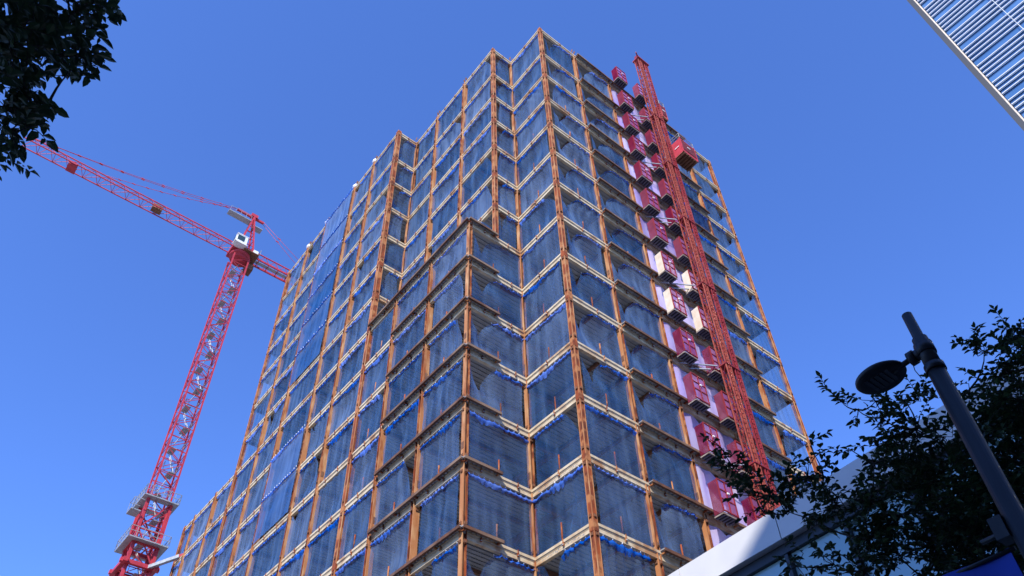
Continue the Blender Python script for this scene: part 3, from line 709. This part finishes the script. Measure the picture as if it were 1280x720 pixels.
b=MB(); b.obox(AP-V3*2.0-Z3*1.6,U3*.5,V3*1.7,Z3*.06,0); b.obox(AP+V3*.9-Z3*2.2,U3*.5,V3*.7,Z3*.06,0)
for i in range(5):
    for s in (-1,1): b.bar(AP-V3*(.4+i*.8)-Z3*1.6+U3*s*.5,AP-V3*(.4+i*.8)-Z3*.6+U3*s*.5,.04,.04,U3,0)
for s in (-1,1): b.bar(AP-V3*.4-Z3*.6+U3*s*.5,AP-V3*3.6-Z3*.6+U3*s*.5,.04,.04,Z3,0)
b.build('service_platform',M['galv'],apex)
ZJ=ZS+1.5
b=MB(); tri_lattice(b,C(0,-1.0,ZJ),-V3,U3,Z3,1.5,1.55,28.2,1.9,.12,.055,0)
jib=b.build('jib',M['crane'],crane)
b=MB(); b.obox(C(0,-12.2,ZJ+.35),U3*.45,V3*.65,Z3*.4,0); b.obox(C(0,-12.2,ZJ+.8),U3*.3,V3*.3,Z3*.2,0); b.build('winch',M['rust_dark'],crane)
b=MB(); b.obox(C(0,-23.2,ZJ-.2),U3*.7,V3*.55,Z3*.14,0); b.bar(C(-.3,-23.2,ZJ-.2),C(-.3,-23.2,ZJ+.8),.2,.2,U3,0)
for s in (-1,1): b.obox(C(s*.75,-23.2,ZJ-.02),U3*.08,V3*.4,Z3*.16,0)
b.build('trolley',M['crane'],crane)
b=MB()
for s in (-1,1):
    b.bar(C(s*.7,1.0,ZJ-.1),C(s*.7,15,ZJ-.1),.16,.30,Z3,0); b.bar(C(s*.7,1.0,ZJ+1.0),C(s*.7,15,ZJ+1.0),.14,.14,Z3,0)
    for i in range(9): b.bar(C(s*.7,1+i*1.5,ZJ-.1),C(s*.7,1.75+i*1.5,ZJ+1.0),.07,.07,U3,0); b.bar(C(s*.7,1.75+i*1.5,ZJ+1.0),C(s*.7,2.5+i*1.5,ZJ-.1),.07,.07,U3,0)
for i in range(10): b.bar(C(-.7,1+i*1.5,ZJ-.1),C(.7,1+i*1.5,ZJ-.1),.1,.1,Z3,0)
b.obox(C(0,8,ZJ-.02),U3*.28,V3*7,Z3*.03,1)
b.build('counter_jib',[M['crane'],M['galv']],crane)
b=MB()
for i in range(4): b.obox(C(0,11.6+i*.85,ZJ-.9),U3*.85,V3*.37,Z3*1.3,0)
b.build('counterweight',M['concrete'],crane)
for s in (-1,1):
    for d,t0 in ((-28.4,.0),(-19.5,.0)):
        if s==1 and d>-25: continue
        p=AP-V3*2.4+U3*s*.2-Z3*.2; q=C(0,d,ZJ+1.6); b=MB(); n=10
        pts=[p.lerp(q,i/n)-Z3*(.55*math.sin(math.pi*i/n)) for i in range(n+1)]
        b.tube(pts,.032,5,0)
        for i in range(1,n): b.obox(pts[i],U3*.05,V3*.22,Z3*.05,0)
        b.build('tie_rod',M['crane'],crane)
for s in (-1,1):
    p=AP+V3*1.5+U3*s*.2-Z3*.2; q=C(s*.65,13,ZJ+1.1); b=MB(); b.tube([p,p.lerp(q,.5)-Z3*.1,q],.032,5,0); b.obox(p.lerp(q,.25),U3*.05,V3*.22,Z3*.06,0); b.build('tie_rod',M['crane'],crane)

# ------------------------------------------------------------------ white glazed building, lower right
wd=Vector((-.556,.831,0)).normalized(); wn=Vector((-wd.y,wd.x,0)); 
if wn.x>0: wn=-wn
w0=Vector((6.25,15.91,0))
def B(t,dp,z): return w0+wd*t+wn*dp+Z3*z          # t towards the far end, dp outwards to the street
HT=11.6; T0,T1=-34.0,4.6
wb=thing('glazed_white_building','low white building with pale blue glass panels, dark mullions and a thick white parapet','building',B(0,0,0))
b=MB(); b.prism([tuple(B(t,dp,0)[:2]) for t,dp in ((T0,-.12),(T1,-.12),(T1,-11),(T0,-11))][::-1],0,HT-.35); b.build('wall',M['clad'],wb)
b=MB()
tt=T0; edges=[]
while tt<T1-.1:
    t2=min(T1,tt+3.05); edges.append((tt,t2)); tt=t2
for a,c in edges:
    b.obox(B((a+c)/2,.10,HT-.36),wd*((c-a)/2-.012),wn*.22,Z3*.36,0)
b.obox(B((T0+T1)/2,.02,HT-.40),wd*((T1-T0)/2-.03),wn*.26,Z3*.31,1)
b.obox(B((T0+T1)/2,-5.4,HT-.30),wd*((T1-T0)/2),wn*5.3,Z3*.1,0)
b.build('parapet',[M['clad'],M['mullion']],wb)
b=MB(); b.obox(B((T0+T1)/2,.05,HT-.84),wd*((T1-T0)/2),wn*.09,Z3*.11,0); b.build('soffit_channel',M['mullion'],wb)
t=T0; i=0
while t<T1-.5:
    t2=min(T1,t+1.53)
    for (za,zb) in ((7.6,HT-.96),(4.1,7.5),(.4,4.0)):
        b=MB(); b.obox(B((t+t2)/2,-.02,(za+zb)/2),wd*((t2-t)/2-.05),wn*.05,Z3*((zb-za)/2),0)
        if -9<t and za>3: b.build('glass_panel',M['pane'],wb)
    if t>-10:
        b=MB(); b.obox(B(t,.06,5.4),wd*.045,wn*.11,Z3*5.2,0); b.build('mullion',M['mullion'],wb)
    t=t2; i+=1
b=MB()
for zz in (4.05,7.55): b.obox(B((T0+T1)/2,.055,zz),wd*((T1-T0)/2),wn*.085,Z3*.05,0)
b.build('transom',M['mullion'],wb)

# ------------------------------------------------------------------ tall glass tower, upper right
tp=(-22.2,40.0); tw=thing('glass_tower','very tall glass tower with closely spaced white horizontal fins and a dark corner edge','tower',W(tp[0],tp[1],0))
TH=150.0
b=MB(); b.prism([tuple(W(x,y)[:2]) for x,y in ((tp[0]-.5,tp[1]+.35),(tp[0]-.5,tp[1]+30),(tp[0]-42,tp[1]+30),(tp[0]-42,tp[1]+.35))],0,TH); b.build('wall',M['tower_dark'],tw)
b=MB(); b.obox(W(tp[0]-.25,tp[1]+.4,TH/2),U3*.25,V3*.6,Z3*(TH/2),0)
b.build('corner_post',M['tower_dark'],tw)
b=MB(); b.obox(W(tp[0]-.58,tp[1]-.12,TH/2),U3*.07,V3*.07,Z3*(TH/2),0); b.build('corner_glow_trim',M['tan_panel'],tw)  # cream colour paints the bright reflections at the glass ends
FH=3.55
nfl=int((TH-20)/FH)
for k in range(int(50/FH),int(135/FH)):
    z=20+k*FH if False else k*FH
    b=MB(); b.obox(W(tp[0]-20.9,tp[1]+.2,z+FH/2),U3*20.2,V3*.12,Z3*(FH/2-.01),0)
    b.build('glass_band',M['tower_glass'],tw)
    for q in (0.0,.74,1.48,2.22):
        b=MB(); b.obox(W(tp[0]-20.8,tp[1]-.10,z+q),U3*20.1,V3*.07,Z3*.04,0)
        b.obox(W(tp[0]-20.8,tp[1]+.05,z+q-.085),U3*20.1,V3*.04,Z3*.022,1)  # dark strip painting the shadow under each fin
        b.build('fin',[M['fin'],M['mullion']],tw)
for i in range(1,9):
    b=MB(); b.obox(W(tp[0]-1.0-i*4.6,tp[1]-.22,TH/2),U3*.022,V3*.03,Z3*(TH/2),0); b.build('vertical_rail',M['white'],tw)

# ------------------------------------------------------------------ street lamp with banner
LP=Vector((3.9,5.2,0))
lamp=thing('street_lamp','dark grey street lamp pole with an oval lamp head on a short arm','street lamp',LP)
b=MB(); b.tube([LP,LP+Z3*.5,LP+Z3*.52,LP+Z3*6.42],[.125,.125,.088,.074],20,0); b.tube([LP+Z3*6.40,LP+Z3*6.47],[.086,.086],20,0); b.build('pole',M['pole'],lamp)
b=MB(); b.tube([LP+Z3*6.45,LP+Z3*6.80,LP+Z3*6.81,LP+Z3*7.12],[.072,.068,.048,.046],16,0); b.build('upper_tube',M['pole'],lamp)
hd=Vector((-.60,.80,0)).normalized(); hs=Vector((hd.y,-hd.x,0))
ap=LP+Z3*6.66
b=MB(); b.tube([ap,ap+hd*.13],.055,12,0); b.tube([ap+hd*.10,ap+hd*.16],.07,12,0); b.tube([ap+hd*.13,ap+hd*.34-Z3*.01],.027,10,0)
b.tube([ap-Z3*.05,ap+Z3*.07],.082,14,0); b.build('arm',M['pole'],lamp)
hc=ap+hd*.46+Z3*.01; b=MB()
prof=[(.0,.055),(.12,.052),(.20,.035),(.235,.008),(.237,-.012),(.225,-.03),(.17,-.034),(.0,-.036)]
rows=[]
for r_,zz in prof: rows.append([hc+hd*math.cos(a*2*math.pi/36)*r_*1.0+hs*math.sin(a*2*math.pi/36)*r_*.86+Z3*zz for a in range(37)])
b.grid(rows[::-1]); head=b.build('lamp_head',M['pole'],lamp)
b=MB()
for i in range(5):
    b.obox(hc+hd*(-.10+i*.05)-Z3*.04,hd*.017,hs*.10,Z3*.006,0)
b.build('lens',M['lamp_lens'],head)
b=MB(); b.tube([ap+hd*.15-Z3*.05,ap+hd*.16-Z3*.13,ap+hd*.14-Z3*.24],.004,5,0); b.build('cable',M['pole'],lamp)
b=MB(); bp=LP+Z3*4.86
b.obox(bp+hd*.12,hd*.05,hs*.07,Z3*.09,0); b.tube([bp-Z3*.02,bp+hd*.30-Z3*.02],.02,8,0); b.build('banner_bracket',M['pole'],lamp)
# the banner hangs from an arm on the pole
bn=thing('street_banner','deep blue cloth banner hanging from an arm on the lamp pole','banner',LP+hd*.15+Z3*2.6)
for zz in (4.70,2.78):
    b=MB(); b.tube([LP+hd*.10+Z3*zz,LP+hd*.95+Z3*zz],.018,8,0); b.build('rod',M['pole'],bn)
b=MB(); rows=[]
for s in (1,-1):
    b.grid([[LP+hd*(.14+.76*j/10)+hs*(s*.004+.02*math.sin(j*.7+i*.3))+Z3*(4.72-1.96*i/12) for j in range(11)] for i in range(13)])
b.build('cloth',M['banner'],bn)

# ------------------------------------------------------------------ trees
def leafy(mb, p, d, size, rs):
    """one folded pointed leaf"""
    d=d.normalized(); s=d.cross(Vector((rs.uniform(-.4,.4),rs.uniform(-.4,.4),1))).normalized(); up_=s.cross(d)
    L=size*rs.uniform(.6,1.35); w_=L*rs.uniform(.24,.30); dr=-.18*L
    n=len(mb.v)
    P_=[p, p+d*L*.38+s*w_+up_*.12*L, p+d*L*.72+s*w_*.72+up_*(.06*L+dr*.4), p+d*L+up_*dr, p+d*L*.72-s*w_*.72+up_*(.06*L+dr*.4), p+d*L*.38-s*w_+up_*.12*L, p+d*L*.45]
    mb.v+= [tuple(q) for q in P_]
    for f in ((0,1,6),(1,2,6),(2,3,6),(3,4,6),(4,5,6),(5,0,6)): mb.f.append(tuple(n+i for i in f)); mb.m.append(0); mb.sm.append(False)
def tree(name,label,base,trunk_pts,trunk_r,clusters,leaf,per,seed,limbs_from):
    rs=random.Random(seed)
    t=thing(name,label,'tree',base)
    b=MB(); b.tube(trunk_pts,trunk_r,10,0); b.build('trunk',M['bark'],t)
    fol=MB(); nb=0; nodes=[Vector(q) for q in limbs_from]
    for (x,y,z,rad,den) in sorted(clusters,key=lambda q:min((Vector(q[:3])-n_).length for n_ in nodes[:len(limbs_from)])):
        c=Vector((x,y,z)); src=min(nodes,key=lambda q:(q-c).length+max(0,q.z-c.z)); nodes.append(c)
        d_=(c-src).length; w_=Vector((rs.uniform(-.12,.12),rs.uniform(-.12,.12),-.08))*d_
        mid=src.lerp(c,.5)+w_; r0=.008+.012*min(1.2,d_)
        pts=[src,src.lerp(mid,.5)+w_*.3,mid,mid.lerp(c,.5)+w_*.2,c]
        bb=MB(); bb.tube(pts,[r0,r0*.85,r0*.7,r0*.5,.005],6,0)
        out=(c-src).normalized()
        nt_=max(3,int((16 if rad>=.5 else 12)*den*(rad/.3)**1.1))
        for i in range(nt_):
            dirn=Vector((rs.gauss(0,1),rs.gauss(0,1),rs.gauss(.05,.7))).normalized(); dirn=(dirn+out*.5).normalized()
            st=c+Vector((rs.gauss(0,.35),rs.gauss(0,.35),rs.gauss(0,.3)))*rad*.8; L=rad*rs.uniform(.6,1.1)
            en=st+dirn*L-Z3*.12*L; bb.tube([c-out*.02,st,st.lerp(en,.5)+Z3*.03*L,en],[.006,.005,.0035,.002],4,0,False)
            m=max(3,int(L/(leaf*.42)*per))
            for j in range(m):
                q=st.lerp(en,(j+.6)/m)+Z3*.03*L; sd=dirn.cross(Z3).normalized()*(1 if j%2 else -1)
                dl=(dirn*rs.uniform(.3,.9)+sd*rs.uniform(.5,1.0)+Vector((rs.gauss(0,.25),rs.gauss(0,.25),rs.gauss(-.15,.3))))
                leafy(fol,q,dl,leaf,rs)
            leafy(fol,en,dirn,leaf,rs)
        bb.build('branch',M['bark'],t)
    fol.build('crown',M['leaf'],t)
    return t
RT=[(x,y,z,r_*(.82 if x<4.9 and y>7.4 else 1),d*(.92 if x<4.9 and y>7.4 else 1)) for x,y,z,r_,d in RT]
rs=random.Random(3)
extra=[]
for (x,y,z,rad,den) in RT:
    if rad>=.55:
        d=Vector((x,y,0)).normalized()
        for dd in (.9,):
            q=Vector((x,y,z))+d*(dd+rs.uniform(-.3,.3))+Z3*(dd*.55+rs.uniform(-.25,.1)); extra.append((q.x,q.y,q.z,rad*.95,den*.8))
tb=Vector((6.3,7.6,0))
tree('street_tree','dark leafy street tree behind the lamp pole, lower right',tb,[tb,tb+Vector((.05,.1,2.5)),tb+Vector((-.1,.05,4.3)),tb+Vector((-.25,.1,5.6)),tb+Vector((-.45,.1,7.0))],[.16,.13,.10,.06,.02],RT+extra,.088,1.2,21,
     [tuple(tb+Vector(q)) for q in ((0,.1,3.6),(-.05,.05,4.2),(-.2,.1,5.2),(-.35,.1,6.2),(-.42,.1,6.8))]+[(4.6,7.9,5.9),(4.9,7.7,6.6),(5.2,6.9,6.9),(4.1,7.7,5.7)])
tb=Vector((-7.2,3.2,0))
LT=[(x,y,z+(.04 if z>7.2 else .16),r_*.84,d) for x,y,z,r_,d in LT]
tree('overhanging_tree','dark tree whose leafy branch tips hang into the upper left corner',tb,[tb,tb+Vector((.1,0,3)),tb+Vector((.5,0,5.6)),tb+Vector((1.2,.05,8.0)),tb+Vector((1.9,.1,9.6))],[.2,.17,.14,.09,.03],LT+[(-4.6,2.4,8.8,.7,1.2),(-5.2,3.0,9.2,.8,1.2),(-5.6,2.2,8.2,.8,1.1),(-5.0,3.6,8.0,.6,1.1)],.098,1.25,8,
     [tuple(tb+Vector(q)) for q in ((.4,0,5.2),(.8,0,6.8),(1.2,.05,7.9),(1.6,.1,8.9))]+[(-4.6,2.7,7.4),(-4.5,2.8,8.4)])

# ------------------------------------------------------------------ unseen office block, added behind the viewpoint to shade street, lamp and trees
ob=thing('added_shade_block','unseen stone clad office block, added behind the viewpoint to shade the street','building',(5,-22,0))
b=MB(); b.prism([(-45,-34),(60,-34),(60,-16),(-45,-16)],0,39); b.build('wall',M['office'],ob)
for k in range(10):
    b=MB()
    b.obox((7.5,-15.97,2.4+k*3.6),(52,0,0),(0,.04,0),(0,0,.85),0)
    for i in range(52): b.obox((-43.5+i*2,-15.94,2.4+k*3.6),(.12,0,0),(0,.06,0),(0,0,.87),1)
    b.build('window_band',[M['office_glass'],M['mullion']],ob)
